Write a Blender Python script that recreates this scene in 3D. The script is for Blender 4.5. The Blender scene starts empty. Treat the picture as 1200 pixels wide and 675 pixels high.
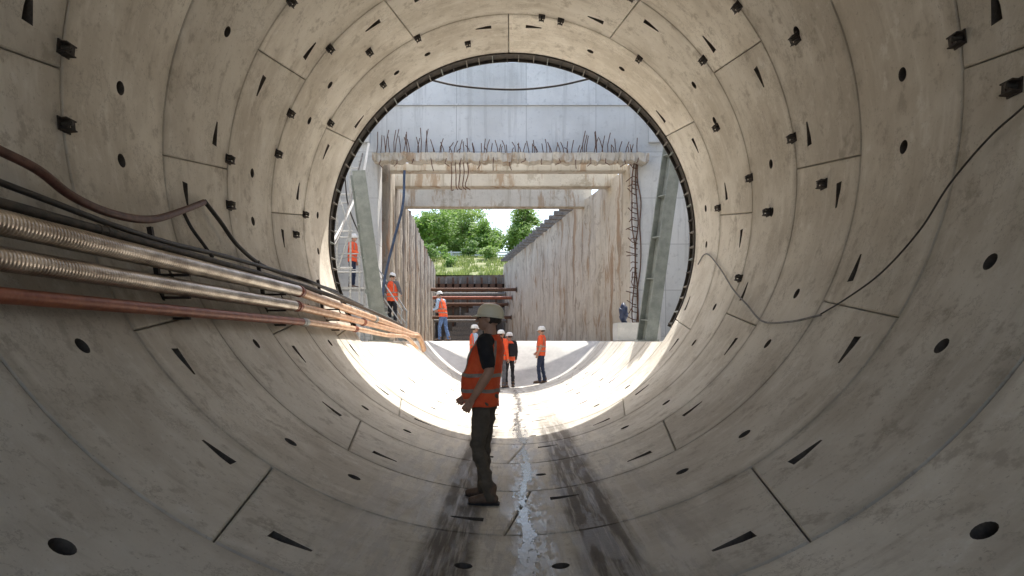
import bpy, bmesh, math, random
from mathutils import Vector, Matrix, noise
from mathutils.geometry import delaunay_2d_cdt
random.seed(7)
C = bpy.context.scene.collection
PI = math.pi
def rad(d): return math.radians(d)
R = 3.4; CZ = 3.4; CAMZ = 1.47; F = 800.0; W = 1.5; MOUTH = 12.65; SLAB = 1.45

# ------------------------------------------------------------------ materials
class Mt:
    def __init__(s, name):
        s.m = bpy.data.materials.new(name); s.m.use_nodes = True
        s.nt = s.m.node_tree; s.b = s.nt.nodes['Principled BSDF']
    def n(s, typ, ins=None, **kw):
        nd = s.nt.nodes.new(typ)
        for k, v in kw.items(): setattr(nd, k, v)
        for k, v in (ins or {}).items():
            if hasattr(v, 'node'): s.nt.links.new(v, nd.inputs[k])
            else: nd.inputs[k].default_value = v
        return nd
    def math(s, op, a, b=0.0, clamp=False):
        nd = s.n('ShaderNodeMath', {0: a, 1: b}, operation=op); nd.use_clamp = clamp; return nd.outputs[0]
    def noise(s, vec, scale, detail=4, rough=.55):
        return s.n('ShaderNodeTexNoise', {'Vector': vec, 'Scale': scale, 'Detail': detail, 'Roughness': rough}).outputs['Fac']
    def mix(s, fac, a, b, blend='MIX'):
        nd = s.nt.nodes.new('ShaderNodeMix'); nd.data_type = 'RGBA'; nd.blend_type = blend
        for idx, v in ((0, fac), (6, a), (7, b)):
            if hasattr(v, 'node'): s.nt.links.new(v, nd.inputs[idx])
            else: nd.inputs[idx].default_value = (tuple(v) + (1,) if idx and len(v) == 3 else v)
        return nd.outputs[2]
    def rng(s, v, a, b, c=0.0, d=1.0, smooth=True):
        nd = s.n('ShaderNodeMapRange', {0: v, 1: a, 2: b, 3: c, 4: d})
        if smooth: nd.interpolation_type = 'SMOOTHSTEP'
        return nd.outputs[0]
    def vmap(s, vec, sc):
        return s.n('ShaderNodeMapping', {'Vector': vec, 'Scale': sc}).outputs[0]
    def pos(s): return s.n('ShaderNodeNewGeometry').outputs['Position']
    def obj(s): return s.n('ShaderNodeTexCoord').outputs['Object']
    def set(s, **kw):
        for k, v in kw.items():
            k = {'col': 'Base Color', 'rough': 'Roughness', 'metal': 'Metallic', 'normal': 'Normal', 'spec': 'Specular IOR Level', 'alpha': 'Alpha'}.get(k, k)
            if hasattr(v, 'node'): s.nt.links.new(v, s.b.inputs[k])
            else: s.b.inputs[k].default_value = (tuple(v) + (1,) if isinstance(v, tuple) and len(v) == 3 else v)
    def bump(s, h, strength=.3, dist=.01):
        s.set(normal=s.n('ShaderNodeBump', {'Height': h, 'Strength': strength, 'Distance': dist}).outputs[0])

def simple(name, c1, c2, scale=4, rough=.7, metal=0, bump=.2, streak=None, bdist=.005, world=True):
    m = Mt(name); p = m.pos() if world else m.obj()
    v = m.vmap(p, streak) if streak else p
    a = m.noise(v, scale, 5); b = m.noise(p, scale * 7, 4)
    f = m.rng(m.math('ADD', m.math('MULTIPLY', a, .75), m.math('MULTIPLY', b, .25)), .35, .65)
    m.set(col=m.mix(f, c1, c2), rough=rough, metal=metal)
    if bump: m.bump(b, bump, bdist)
    return m.m

def lining():
    m = Mt('lining_concrete'); p = m.pos()
    sx = m.n('ShaderNodeSeparateXYZ', {0: p}); x, y, z = sx.outputs[0], sx.outputs[1], sx.outputs[2]
    th = m.math('ARCTAN2', x, m.math('SUBTRACT', CZ, z))
    cv = m.n('ShaderNodeCombineXYZ', {0: m.math('MULTIPLY', th, 3.0), 1: m.math('MULTIPLY', y, 5.0), 2: 0.0}).outputs[0]
    st = m.noise(cv, 1.0, 7, .68)
    big = m.noise(p, .8, 6, .62); med = m.noise(p, 4.0, 8, .7); fine = m.noise(p, 34, 4, .65)
    rnd = m.n('ShaderNodeObjectInfo').outputs['Random']
    col = m.mix(m.rng(big, .36, .64), (.58, .525, .435), (.77, .72, .625))
    col = m.mix(m.rng(st, .50, .72, 0, .55), col, (.84, .80, .72))
    col = m.mix(m.rng(st, .46, .28, 0, .5), col, (.39, .335, .265))
    col = m.mix(m.rng(med, .54, .66, 0, .6), col, (.37, .32, .25))
    col = m.mix(m.rng(med, .44, .30, 0, .55), col, (.84, .81, .74))
    col = m.mix(m.rng(fine, .60, .72, 0, .55), col, (.25, .21, .16))
    # tide marks
    tide = m.noise(p, 1.7, 8, .72)
    col = m.mix(m.rng(m.math('ABSOLUTE', m.math('SUBTRACT', tide, .56)), .012, .0, 0, .5), col, (.34, .30, .24))
    # grime gathered along the ring joints
    ly = m.n('ShaderNodeSeparateXYZ', {0: m.obj()}).outputs[1]
    ed = m.math('MINIMUM', ly, m.math('SUBTRACT', 1.5, ly))
    edn = m.math('ADD', ed, m.math('MULTIPLY', m.math('SUBTRACT', m.noise(p, 3.1, 5, .6), .5), .35))
    col = m.mix(m.math('MULTIPLY', m.rng(edn, .13, -.04), .45), col, (.30, .26, .20))
    tone = m.math('ADD', m.math('MULTIPLY', rnd, .24), .84)
    cb = m.n('ShaderNodeCombineXYZ', {0: tone, 1: tone, 2: tone}).outputs[0]
    col = m.mix(1.0, col, cb, 'MULTIPLY')
    # cooler grey low down; darker colour also tones down the sunlit floor
    col = m.mix(m.rng(z, 3.4, 1.0), col, (.93, .955, .98), 'MULTIPLY')
    # wet and trodden floor in the invert
    low = m.rng(z, .8, .08)
    wob = m.math('MULTIPLY', m.math('SUBTRACT', m.noise(m.vmap(p, (1, .5, 1)), 1.6, 6, .7), .5), .22)
    xw = m.math('ADD', x, wob)
    def band(c, w0, w1): return m.rng(m.math('ABSOLUTE', m.math('SUBTRACT', xw, c)), w1, w0)
    ln = m.noise(m.vmap(p, (7, .3, 1)), 2.2, 7, .68)
    near = m.rng(y, 14.5, 8.5)
    tracks = m.math('MAXIMUM', band(-.44, .12, .24), band(.64, .14, .27))
    tracks = m.math('MULTIPLY', tracks, m.rng(ln, .38, .52, .55, 1))
    tracks = m.math('MULTIPLY', m.math('MULTIPLY', tracks, low), .92)
    tracks = m.math('MULTIPLY', tracks, m.math('ADD', m.math('MULTIPLY', near, .7), .3))
    mud = m.math('MULTIPLY', m.math('MULTIPLY', m.rng(m.math('ABSOLUTE', x), 1.5, .9), low), m.rng(ln, .52, .40, 0, .6))
    col = m.mix(mud, col, (.62, .60, .56))
    damp = m.math('MULTIPLY', m.math('MULTIPLY', m.rng(m.math('ABSOLUTE', x), 1.9, .5), low), m.rng(m.noise(m.vmap(p, (4.2, .6, 1)), 1.9, 8, .72), .48, .55))
    damp = m.math('MULTIPLY', damp, m.math('ADD', m.math('MULTIPLY', near, .65), .35))
    col = m.mix(m.math('MULTIPLY', damp, .42), col, (.19, .165, .13))
    col = m.mix(tracks, col, (.08, .065, .05))
    wet = m.math('MULTIPLY', m.math('MULTIPLY', band(.13, .06, .24), low), m.rng(m.noise(m.vmap(p, (3.4, 1.2, 1)), 3.0, 7, .68), .42, .50))
    col = m.mix(m.math('MULTIPLY', wet, .6), col, (.16, .14, .12))
    ro = m.math('SUBTRACT', .82, m.math('ADD', m.math('MULTIPLY', wet, .48), m.math('MULTIPLY', damp, .28)), clamp=True)
    m.set(col=col, rough=m.math('MAXIMUM', ro, .22))
    h = m.math('ADD', m.math('MULTIPLY', med, .6), m.math('MULTIPLY', fine, .4))
    h = m.math('MULTIPLY', h, m.math('SUBTRACT', 1.0, m.math('MULTIPLY', wet, .5)))
    m.bump(h, .55, .018)
    return m.m
M_seg = lining()
M_hole = simple('dark_recess', (.055, .045, .036), (.12, .10, .08), 9, .9)  # pocket and hole interiors coloured far darker than the lining
M_gap = simple('joint_filler', (.02, .018, .016), (.04, .035, .03), 9, .95)

def shaft_concrete(name, ca, cb, cm, bw, rh, streakc=None, sa=.75, rust=None, fr=1.8):
    m = Mt(name); p = m.pos()
    s = m.n('ShaderNodeSeparateXYZ', {0: p})
    v = m.n('ShaderNodeCombineXYZ', {0: m.math('ADD', s.outputs[0], m.math('MULTIPLY', s.outputs[1], 1.0)), 1: s.outputs[2], 2: 0.0}).outputs[0]
    br = m.n('ShaderNodeTexBrick', {'Vector': v, 'Color1': ca + (1,), 'Color2': cb + (1,), 'Mortar': cm + (1,), 'Scale': 1.0, 'Mortar Size': .012, 'Brick Width': bw, 'Row Height': rh, 'Bias': 0.0})
    br.offset = 0.0
    big = m.noise(p, .55, 5, .6); stn = m.noise(m.vmap(p, (fr, fr, .10)), 1.6, 7, .7); med = m.noise(p, 5, 7, .68)
    col = m.mix(m.rng(big, .3, .7, 0, .45), br.outputs[0], cm)
    col = m.mix(m.rng(stn, .52, .64, 0, sa), col, streakc or cm)
    if rust:
        r2 = m.noise(m.vmap(p, (fr*.8, fr*.8, .22)), 1.3, 7, .72)
        col = m.mix(m.rng(r2, .53, .61, 0, .75), col, rust)
        r3 = m.noise(m.vmap(p, (.8, .8, .9)), 1.1, 7, .75)
        col = m.mix(m.rng(r3, .56, .62, 0, .55), col, streakc or cm)
    col = m.mix(m.rng(med, .54, .66, 0, .45), col, cm)
    m.set(col=col, rough=.85); m.bump(med, .7, .04)
    return m.m
M_wall = shaft_concrete('shaft_concrete', (.74, .735, .70), (.66, .66, .63), (.43, .425, .40), 2.45, 1.62, None, .5)
M_beige = shaft_concrete('stained_concrete', (.70, .63, .50), (.66, .59, .47), (.40, .33, .24), 60, 9.0, (.27, .20, .135), .68, (.35, .20, .09), 1.15)
M_pile = shaft_concrete('pile_concrete', (.56, .50, .40), (.48, .43, .34), (.28, .23, .17), 60, 9.0, (.15, .11, .08), .85, (.26, .15, .07))
M_pit = shaft_concrete('dirty_concrete', (.30, .26, .21), (.24, .21, .17), (.13, .11, .09), 1.2, 9.0, (.10, .08, .06), .75, (.22, .11, .05))
M_slab = simple('slab_concrete', (.48, .47, .44), (.62, .60, .56), 1.4, .85)
M_beam = shaft_concrete('beam_concrete', (.64, .60, .52), (.58, .545, .475), (.36, .32, .26), 40, 40, (.30, .25, .18), .6, (.34, .23, .14))
M_dark = simple('dark_steel', (.035, .033, .03), (.085, .07, .055), 12, .6, .3)
M_brk = simple('bracket_steel', (.018, .014, .012), (.05, .036, .028), 20, .65, .3)
M_green = simple('painted_steel', (.20, .225, .21), (.29, .315, .295), 5, .5, .1)
M_rust = simple('rusty_steel', (.085, .042, .024), (.19, .105, .065), 18, .8, .2)
M_tooth = simple('grey_stub', (.16, .15, .135), (.28, .26, .23), 10, .8)
M_redpipe = simple('red_oxide_pipe', (.22, .055, .025), (.36, .115, .055), 7, .42, .2)
M_copper = simple('tan_pipe', (.58, .32, .17), (.76, .52, .35), 6, .36, .3)
M_silver = simple('wrapped_pipe', (.28, .23, .185), (.66, .59, .51), 9, .28, .82, bump=.15, streak=(1, .3, 1))
M_rubber = simple('black_rubber', (.012, .011, .010), (.03, .026, .024), 12, .5)
M_brown = simple('brown_hose', (.09, .035, .025), (.16, .07, .05), 12, .5)
M_grey = simple('grey_cable', (.10, .095, .09), (.2, .19, .18), 12, .55)
M_dcable = simple('dark_cable', (.03, .027, .025), (.06, .055, .05), 12, .55)
M_blue = simple('blue_hose', (.02, .035, .07), (.04, .07, .13), 8, .5)
M_galv = simple('galvanised_steel', (.36, .36, .35), (.52, .52, .5), 15, .45, .5)
M_fence = simple('fence_paint', (.62, .62, .6), (.75, .75, .73), 3, .7)
M_bark = simple('bark', (.09, .065, .045), (.16, .12, .085), 9, .9)
M_block = simple('block_concrete', (.5, .5, .48), (.62, .61, .58), 3, .85)
M_bag = simple('dark_blue_plastic', (.012, .02, .05), (.025, .04, .09), 6, .5)
def leafm(name, a, b):
    m = Mt(name); p = m.pos()
    m.set(col=m.mix(m.rng(m.noise(p, .9, 4), .35, .65), a, b), rough=.6)
    tr = m.n('ShaderNodeBsdfTranslucent', {'Color': b + (1,)})
    mx = m.n('ShaderNodeMixShader', {0: .45, 1: m.b.outputs[0], 2: tr.outputs[0]})
    m.nt.links.new(mx.outputs[0], m.nt.nodes['Material Output'].inputs[0])
    return m.m
M_leaf = [leafm('leaf_mid', (.11, .22, .035), (.22, .37, .07)), leafm('leaf_dark', (.07, .15, .03), (.14, .26, .05)), leafm('leaf_light', (.17, .29, .06), (.29, .43, .11))]
M_grass = leafm('grass_blades', (.12, .19, .04), (.24, .30, .09))
M_ground = simple('earth_and_grass', (.11, .15, .04), (.25, .25, .13), .6, .95, streak=(1, 1, 1))
def waterm():
    m = Mt('water'); p = m.pos()
    m.set(col=(.16, .145, .12), rough=.16); m.b.inputs['Specular IOR Level'].default_value = .6
    m.bump(m.noise(m.vmap(p, (1, .6, 1)), 22, 4, .6), .25, .01); return m.m
M_water = waterm()

# ------------------------------------------------------------------ object helpers
def tag(o, label=None, cat=None, group=None, kind=None):
    if label: o['label'] = label
    if cat: o['category'] = cat
    if group: o['group'] = group
    if kind: o['kind'] = kind
    return o
def empty(name, loc=(0, 0, 0), rz=0):
    o = bpy.data.objects.new(name, None); C.objects.link(o); o.location = loc; o.rotation_euler = (0, 0, rz); o.empty_display_size = .2
    return o
def mk(name, bm, m, parent=None, smooth=None, recalc=True):
    if recalc: bmesh.ops.recalc_face_normals(bm, faces=bm.faces[:])
    me = bpy.data.meshes.new(name); bm.to_mesh(me); bm.free()
    for x in (m if isinstance(m, (list, tuple)) else [m]): me.materials.append(x)
    if smooth is not None:
        for p in me.polygons: p.use_smooth = True
        me.set_sharp_from_angle(angle=rad(smooth))
    o = bpy.data.objects.new(name, me); C.objects.link(o)
    if parent: o.parent = parent
    return o
def box(bm, c, s, rot=None, bev=0):
    M = Matrix.Translation(c) @ (rot.to_4x4() if rot else Matrix.Identity(4)) @ Matrix.Diagonal((s[0], s[1], s[2], 1))
    r = bmesh.ops.create_cube(bm, size=1, matrix=M)
    if bev:
        es = list({e for v in r['verts'] for e in v.link_edges})
        bmesh.ops.bevel(bm, geom=es, offset=bev, segments=2, affect='EDGES')
def bxx(bm, x0, x1, y0, y1, z0, z1, bev=0):
    box(bm, ((x0+x1)/2, (y0+y1)/2, (z0+z1)/2), (x1-x0, y1-y0, z1-z0), None, bev)
def quat_to(d): return Vector(d).normalized().to_track_quat('Z', 'Y')
def beam(bm, a, b, w, h, bev=0, up=None):
    a = Vector(a); b = Vector(b); d = (b-a)
    box(bm, (a+b)/2, (w, h, d.length), quat_to(d).to_matrix(), bev)
def cr(pts, n=8):
    pts = [Vector(p) for p in pts]; out = []
    P = [pts[0]*2-pts[1]] + pts + [pts[-1]*2-pts[-2]]
    for i in range(1, len(P)-2):
        for k in range(n):
            t = k/n; a, b, c, d = P[i-1], P[i], P[i+1], P[i+2]
            out.append(.5*((2*b)+(c-a)*t+(2*a-5*b+4*c-d)*t*t+(3*b-a-3*c+d)*t**3))
    out.append(pts[-1]); return out
def tube(bm, pts, r, seg=10, rf=None):
    pts = [Vector(p) for p in pts]; n = len(pts); prev = None; rings = []
    t0 = (pts[1]-pts[0]).normalized(); u = t0.orthogonal().normalized()
    for i in range(n):
        t = (pts[min(i+1, n-1)]-pts[max(i-1, 0)]).normalized()
        u = (u - t*u.dot(t)).normalized(); v = t.cross(u)
        rr = rf(i) if rf else r
        rings.append([bm.verts.new(pts[i]+(u*math.cos(a)+v*math.sin(a))*rr) for a in [2*PI*k/seg for k in range(seg)]])
    for i in range(n-1):
        for k in range(seg):
            bm.faces.new((rings[i][k], rings[i][(k+1) % seg], rings[i+1][(k+1) % seg], rings[i+1][k]))
    bm.faces.new(rings[0][::-1]); bm.faces.new(rings[-1])
def lin(a, b, n):
    a = Vector(a); b = Vector(b); return [a.lerp(b, i/n) for i in range(n+1)]
def cableobj(name, pts, r, m, label, cat, n=8, seg=8):
    bm = bmesh.new(); tube(bm, cr(pts, n), r, seg); o = mk(name, bm, m, None, 60); tag(o, label, cat); return o
def P(th, Y, off=0.0):
    r = R-off; return Vector((r*math.sin(th), Y, CZ-r*math.cos(th)))
def wall_at(px, py):
    dx = px-600.0; dy = py-399.0; k = (CZ-CAMZ)*F; q = R*F
    a = q*q-k*k; b = 2*dy*k; c = dx*dx+dy*dy
    s = (b+math.sqrt(b*b+4*a*c))/(2*a)
    return math.atan2(dx, dy+k*s), 1/s
def at(px, py, Y): return Vector(((px-600)*Y/F, Y, CAMZ-(py-399)*Y/F))
def arc_sweep(bm, prof, a0, a1, n, closed=False):
    rings = []
    for i in range(n+(0 if closed else 1)):
        t = a0+(a1-a0)*i/n
        rings.append([bm.verts.new((r*math.sin(t), y, CZ-r*math.cos(t))) for r, y in prof])
    m = len(prof); N = len(rings)
    for i in range(N if closed else N-1):
        A = rings[i]; B = rings[(i+1) % N]
        for k in range(m): bm.faces.new((A[k], A[(k+1) % m], B[(k+1) % m], B[k]))
    if not closed: bm.faces.new(rings[0]); bm.faces.new(rings[-1][::-1])

# ------------------------------------------------------------------ tunnel lining segments
def seg_mesh(t0, t1, s0, s1, feats):
    """segment between joints t0..t1 (deg, near end) and s0..s1 (deg, far end)"""
    g = .006; c = .012; D = .2
    def bnd(ins):
        pts = []
        a0, a1, b0, b1 = rad(t0)*R+ins, rad(t1)*R-ins, rad(s0)*R+ins, rad(s1)*R-ins
        n = max(6, int((a1-a0)/.14)); m = 8; y0, y1 = ins, W-ins
        for i in range(n): pts.append((a0+(a1-a0)*i/n, y0))
        for i in range(m): t = i/m; pts.append((a1+(b1-a1)*t, y0+(y1-y0)*t))
        for i in range(n): pts.append((b1+(b0-b1)*i/n, y1))
        for i in range(m): t = i/m; pts.append((b0+(a0-b0)*t, y1+(y0-y1)*t))
        return pts
    def q(u, v, d=0.0):
        th = u/R; r = R+d
        return (r*math.sin(th), v, CZ-r*math.cos(th))
    inner = bnd(g+c); outer = bnd(g); nb = len(inner)
    V = [Vector(p) for p in inner]; E = [(i, (i+1) % nb) for i in range(nb)]
    polys = []; centres = []
    for kind, th, y, sg in feats:
        u = rad(th)*R
        if kind == 'hole': pl = [(u+.06*math.cos(a), y+.06*math.sin(a)) for a in [2*PI*k/16 for k in range(16)]]; dp = [.12]*16
        else:
            L = .27; pl = [(u-sg*L/2, y-.056), (u-sg*L/2, y+.056), (u-sg*L/6, y+.045), (u+sg*L/2, y+.012), (u+sg*L/2, y-.018), (u-sg*L/6, y-.05)]
            dp = [.12, .12, .08, .012, .012, .08]
        polys.append((pl, dp)); centres.append((u, y, .1 if kind == 'hole' else .2))
        b = len(V); V += [Vector(p) for p in pl]; E += [(b+i, b+(i+1) % len(pl)) for i in range(len(pl))]
    ua, ub = min(p[0] for p in inner), max(p[0] for p in inner)
    nx = int((ub-ua)/.15)+1
    for i in range(1, nx):
        for j in range(1, 9):
            v = W*j/9; t = v/W
            lo = rad(t0+(s0-t0)*t)*R; hi = rad(t1+(s1-t1)*t)*R
            u = lo+(hi-lo)*i/nx
            if all(abs(u-a) > d or abs(v-b) > d for a, b, d in centres): V.append(Vector((u, v)))
    vo, eo, fo, _, _, _ = delaunay_2d_cdt(V, E, [], 0, 1e-5)
    def inside(p, poly):
        r = False; n = len(poly)
        for i in range(n):
            x1, y1 = poly[i]; x2, y2 = poly[i-1]
            if (y1 > p[1]) != (y2 > p[1]) and p[0] < (x2-x1)*(p[1]-y1)/(y2-y1)+x1: r = not r
        return r
    bm = bmesh.new(); vs = [bm.verts.new(q(v.x, v.y)) for v in vo]
    for f in fo:
        cx = sum(vo[i].x for i in f)/len(f); cy = sum(vo[i].y for i in f)/len(f)
        if any(inside((cx, cy), pl) for pl, _ in polys): continue
        try: bm.faces.new([vs[i] for i in f])
        except ValueError: pass
    a = [bm.verts.new(q(*p)) for p in inner]; b = [bm.verts.new(q(p[0], p[1], c)) for p in outer]; d = [bm.verts.new(q(p[0], p[1], D)) for p in outer]
    for i in range(nb):
        j = (i+1) % nb
        bm.faces.new((a[i], a[j], b[j], b[i])); bm.faces.new((b[i], b[j], d[j], d[i]))
    for pl, dp in polys:
        n = len(pl); mx = sum(p[0] for p in pl)/n; my = sum(p[1] for p in pl)/n
        A = [bm.verts.new(q(*p)) for p in pl]
        B = [bm.verts.new(q(mx+(p[0]-mx)*.88, my+(p[1]-my)*.88, dp[i])) for i, p in enumerate(pl)]
        for i in range(n):
            f = bm.faces.new((A[i], A[(i+1) % n], B[(i+1) % n], B[i])); f.material_index = 1
        f = bm.faces.new(B); f.material_index = 1
    bmesh.ops.remove_doubles(bm, verts=bm.verts[:], dist=1e-4)
    bmesh.ops.recalc_face_normals(bm, faces=bm.faces[:])
    me = bpy.data.meshes.new('segment'); bm.to_mesh(me); bm.free()
    me.materials.append(M_seg); me.materials.append(M_hole)
    for p in me.polygons: p.use_smooth = True
    me.set_sharp_from_angle(angle=rad(25))
    return me
OFS = 1.0
def jt(j): # near, far angle of a joint
    s = 2.0 if (0 <= j < 170) else (-2.0 if -170 < j < 0 else 0)
    return (j-s+OFS, j+s+OFS)
def seg_feats(a, b, holes=True):
    out = []
    for jv, side in ((a, 1), (b, -1)):
        if jv is None: continue
        m, sg = jv+OFS, side
        th = m+side*7.2
        bottom_side = (abs(th) < abs(m)) if abs(jv) > 1 else (side == -1)
        y = .42 if bottom_side else 1.12
        out.append(('pocket', th, y, side))
    if holes and a is not None and b is not None:
        c = (a+b)/2+OFS
        out += [('hole', c-5.3, .76, 1), ('hole', c+5.3, .76, 1)]
    return out
JA = [-151, -91, -31, 29, 89, 149, 209]; JB = [-180, -120, -60, 0, 60, 120, 180]
def jt2(j):
    if j > 180: n, f = jt(j-360); return (n+360, f+360)
    if j == -180: return (-180+OFS, -180+OFS)
    return jt(j)
tmpl = {}
for key, J in (('A', JA), ('B', JB)):
    tmpl[key] = []
    for i in range(6):
        (n0, f0), (n1, f1) = jt2(J[i]), jt2(J[i+1])
        tmpl[key].append(seg_mesh(n0, n1, f0, f1, seg_feats(J[i], J[i+1])))
CUT = 55.0
crad = {'A': [seg_mesh(-CUT, jt(-31)[0], -CUT, jt(-31)[1], seg_feats(None, -31)),
              seg_mesh(jt(-31)[0], jt(29)[0], jt(-31)[1], jt(29)[1], seg_feats(-31, 29)),
              seg_mesh(jt(29)[0], CUT, jt(29)[1], CUT, seg_feats(29, None))],
        'B': [seg_mesh(-CUT, jt(0)[0], -CUT, jt(0)[1], seg_feats(None, 0)+[('hole', -25, .76, 1), ('hole', -35, .76, 1)]),
              seg_mesh(jt(0)[0], CUT, jt(0)[1], CUT, seg_feats(0, None)+[('hole', 25, .76, 1), ('hole', 35, .76, 1)])]}
ORD = ['first', 'second', 'third', 'fourth', 'fifth', 'sixth', 'seventh', 'eighth']
for i in range(7):     # from the mouth towards the camera
    y0 = MOUTH-W*(i+1); key = 'B' if i % 2 == 0 else 'A'
    t = empty('lining_ring', (0, y0, 0))
    extra = {0: ', touching the dark steel ring', 6: ', nearest of all'}.get(i, '')
    tag(t, (ORD[i]+' full concrete ring back from the tunnel mouth'+extra), 'tunnel ring', 'full concrete lining rings of the tunnel')
    for me in tmpl[key]:
        o = bpy.data.objects.new('segment', me); C.objects.link(o); o.parent = t
for i in range(6):
    y0 = MOUTH+W*i; key = 'A' if i % 2 == 0 else 'B'
    t = empty('invert_ring', (0, y0, 0))
    tag(t, ORD[i]+' open trough section of concrete floor segments beyond the tunnel mouth', 'floor ring', 'open trough sections beyond the tunnel mouth')
    for me in crad[key]:
        o = bpy.data.objects.new('segment', me); C.objects.link(o); o.parent = t
bm = bmesh.new()
arc_sweep(bm, [(3.605, 2.1), (3.605, 12.64), (3.8, 12.64), (3.8, 2.1)], 0, 2*PI, 90, True)
tag(mk('tunnel_outer_shell', bm, M_gap, None, 30), kind='structure')
bm = bmesh.new()
arc_sweep(bm, [(3.605, 12.66), (3.605, 21.7), (3.75, 21.7), (3.75, 12.66)], -rad(56), rad(56), 40)
tag(mk('trough_bedding', bm, M_gap, None, 30), kind='structure')
bm = bmesh.new()
arc_sweep(bm, [(R, -4.6), (R, 2.14), (3.8, 2.14), (3.8, -4.6)], 0, 2*PI, 90, True)
tag(mk('tunnel_behind', bm, M_seg, None, 30), kind='structure')

# water trickle lying in the bottom: thin broken sheet following the floor
bm = bmesh.new(); nx = 58; dy = .02; ny = int((21.0-2.6)/dy); vc = {}
def wv(i, j):
    if (i, j) not in vc:
        x = -.14+.58*i/nx; vc[(i, j)] = bm.verts.new((x, 2.6+j*dy, CZ-math.sqrt(R*R-x*x)+.003))
    return vc[(i, j)]
for j in range(ny):
    y = 2.6+j*dy; c = .13+.035*math.sin(y*.9)+.022*math.sin(y*2.7)+.03*noise.noise(Vector((3, y*2.1, 1))); wd = .030+.03*noise.noise(Vector((0, y*.8, 7)))+(.010 if y < 8 else 0)
    for i in range(nx):
        x = -.14+.58*(i+.5)/nx
        if abs(x-c) > .2: continue
        n1 = noise.noise(Vector((x*14, y*2.6, 3.3)))+.8*noise.noise(Vector((x*34, y*8, 1.3)))+.6*noise.noise(Vector((x*80, y*24, 1.3)))
        if n1*.055 - (abs(x-c)-wd) > .0: bm.faces.new((wv(i, j), wv(i+1, j), wv(i+1, j+1), wv(i, j+1)))
tag(mk('water', bm, M_water, None, 180, False), kind='structure')

# ------------------------------------------------------------------ steel ring at the mouth
t = empty('steel_ring', (0, 12.7, 0)); tag(t, 'dark steel arch ring with a ladder of stiffener plates around the tunnel mouth', 'steel ring')
def off(o, y): o.location.y = -y; return o
for pr, nm in (([(3.385, 12.67), (3.385, 12.70), (3.47, 12.70), (3.47, 12.67)], 'front_flange'), ([(3.45, 12.702), (3.45, 13.05), (3.48, 13.05), (3.48, 12.702)], 'web'), ([(3.40, 13.052), (3.40, 13.08), (3.50, 13.08), (3.50, 13.052)], 'rear_flange')):
    bm = bmesh.new(); arc_sweep(bm, pr, rad(61), rad(299), 120); off(mk(nm, bm, M_dark, t, 40), 12.7)
for k in range(56):
    a = rad(62+4.28*k+random.uniform(-.5, .5)); bm = bmesh.new()
    rot = Matrix.Rotation(-a, 3, 'Y')
    box(bm, P(a, 12.875, -.015), (.014, .345, .066), rot); off(mk('stiffener', bm, (M_dark, M_tooth, M_tooth, M_green)[k*7 % 4], t), 12.7)

# ------------------------------------------------------------------ steel brackets on lining
def bracket_meshes():
    bm = bmesh.new()
    box(bm, (0, 0, .008), (.13, .17, .016)); box(bm, (-.045, 0, .05), (.012, .15, .07)); box(bm, (.045, 0, .05), (.012, .15, .07)); box(bm, (0, .03, .075), (.078, .05, .012))
    a = bpy.data.meshes.new('channel'); bmesh.ops.recalc_face_normals(bm, faces=bm.faces[:]); bm.to_mesh(a); bm.free(); a.materials.append(M_brk)
    bm = bmesh.new(); bmesh.ops.create_cone(bm, cap_ends=True, segments=6, radius1=.018, radius2=.018, depth=.10, matrix=Matrix.Translation((0, 0, .066)))
    bmesh.ops.create_cone(bm, cap_ends=True, segments=6, radius1=.026, radius2=.026, depth=.02, matrix=Matrix.Translation((0, 0, .1)))
    b = bpy.data.meshes.new('bolt'); bm.to_mesh(b); bm.free(); b.materials.append(M_dark)
    return a, b
ch, bo = bracket_meshes()
BR = [(90,68),(18,120),(345,8),(325,118),(388,60),(272,190),(247,231),(328,183),(490,47),(548,50),(432,60),(660,6),(738,4),(862,12),(934,45),(1120,50),(1190,103),(825,70),(841,149),(930,162),(881,208),(966,216),(901,249),(748,72),(448,98),(635,20),(870,326),(846,242),(345,275),(387,145),(362,255)]
for px, py in BR:
    th, Y = wall_at(px, py)
    yj = MOUTH-W*round((MOUTH-Y)/W)
    if abs(yj-Y) < .5 and yj < 12.6: Y = yj
    Y = min(Y, 12.4)
    o = empty('steel_bracket', P(th, Y, -.002)); o.scale = (.82,)*3
    zin = Vector((-math.sin(th), 0, math.cos(th))); xt = Vector((math.cos(th), 0, math.sin(th)))
    M3 = Matrix((xt, Vector((0, 1, 0)), zin)).transposed()
    if M3.determinant() < 0: M3 = Matrix((-xt, Vector((0, 1, 0)), zin)).transposed()
    o.rotation_euler = M3.to_euler()
    tag(o, 'small dark steel bracket bolted over a joint of the upper tunnel lining', 'bracket', 'small dark steel brackets on the tunnel lining')
    for me, nm, dy_ in ((ch, 'channel', 0), (bo, 'bolt', -.035)):
        c = bpy.data.objects.new(nm, me); C.objects.link(c); c.parent = o; c.location = (0, dy_, 0)

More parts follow.
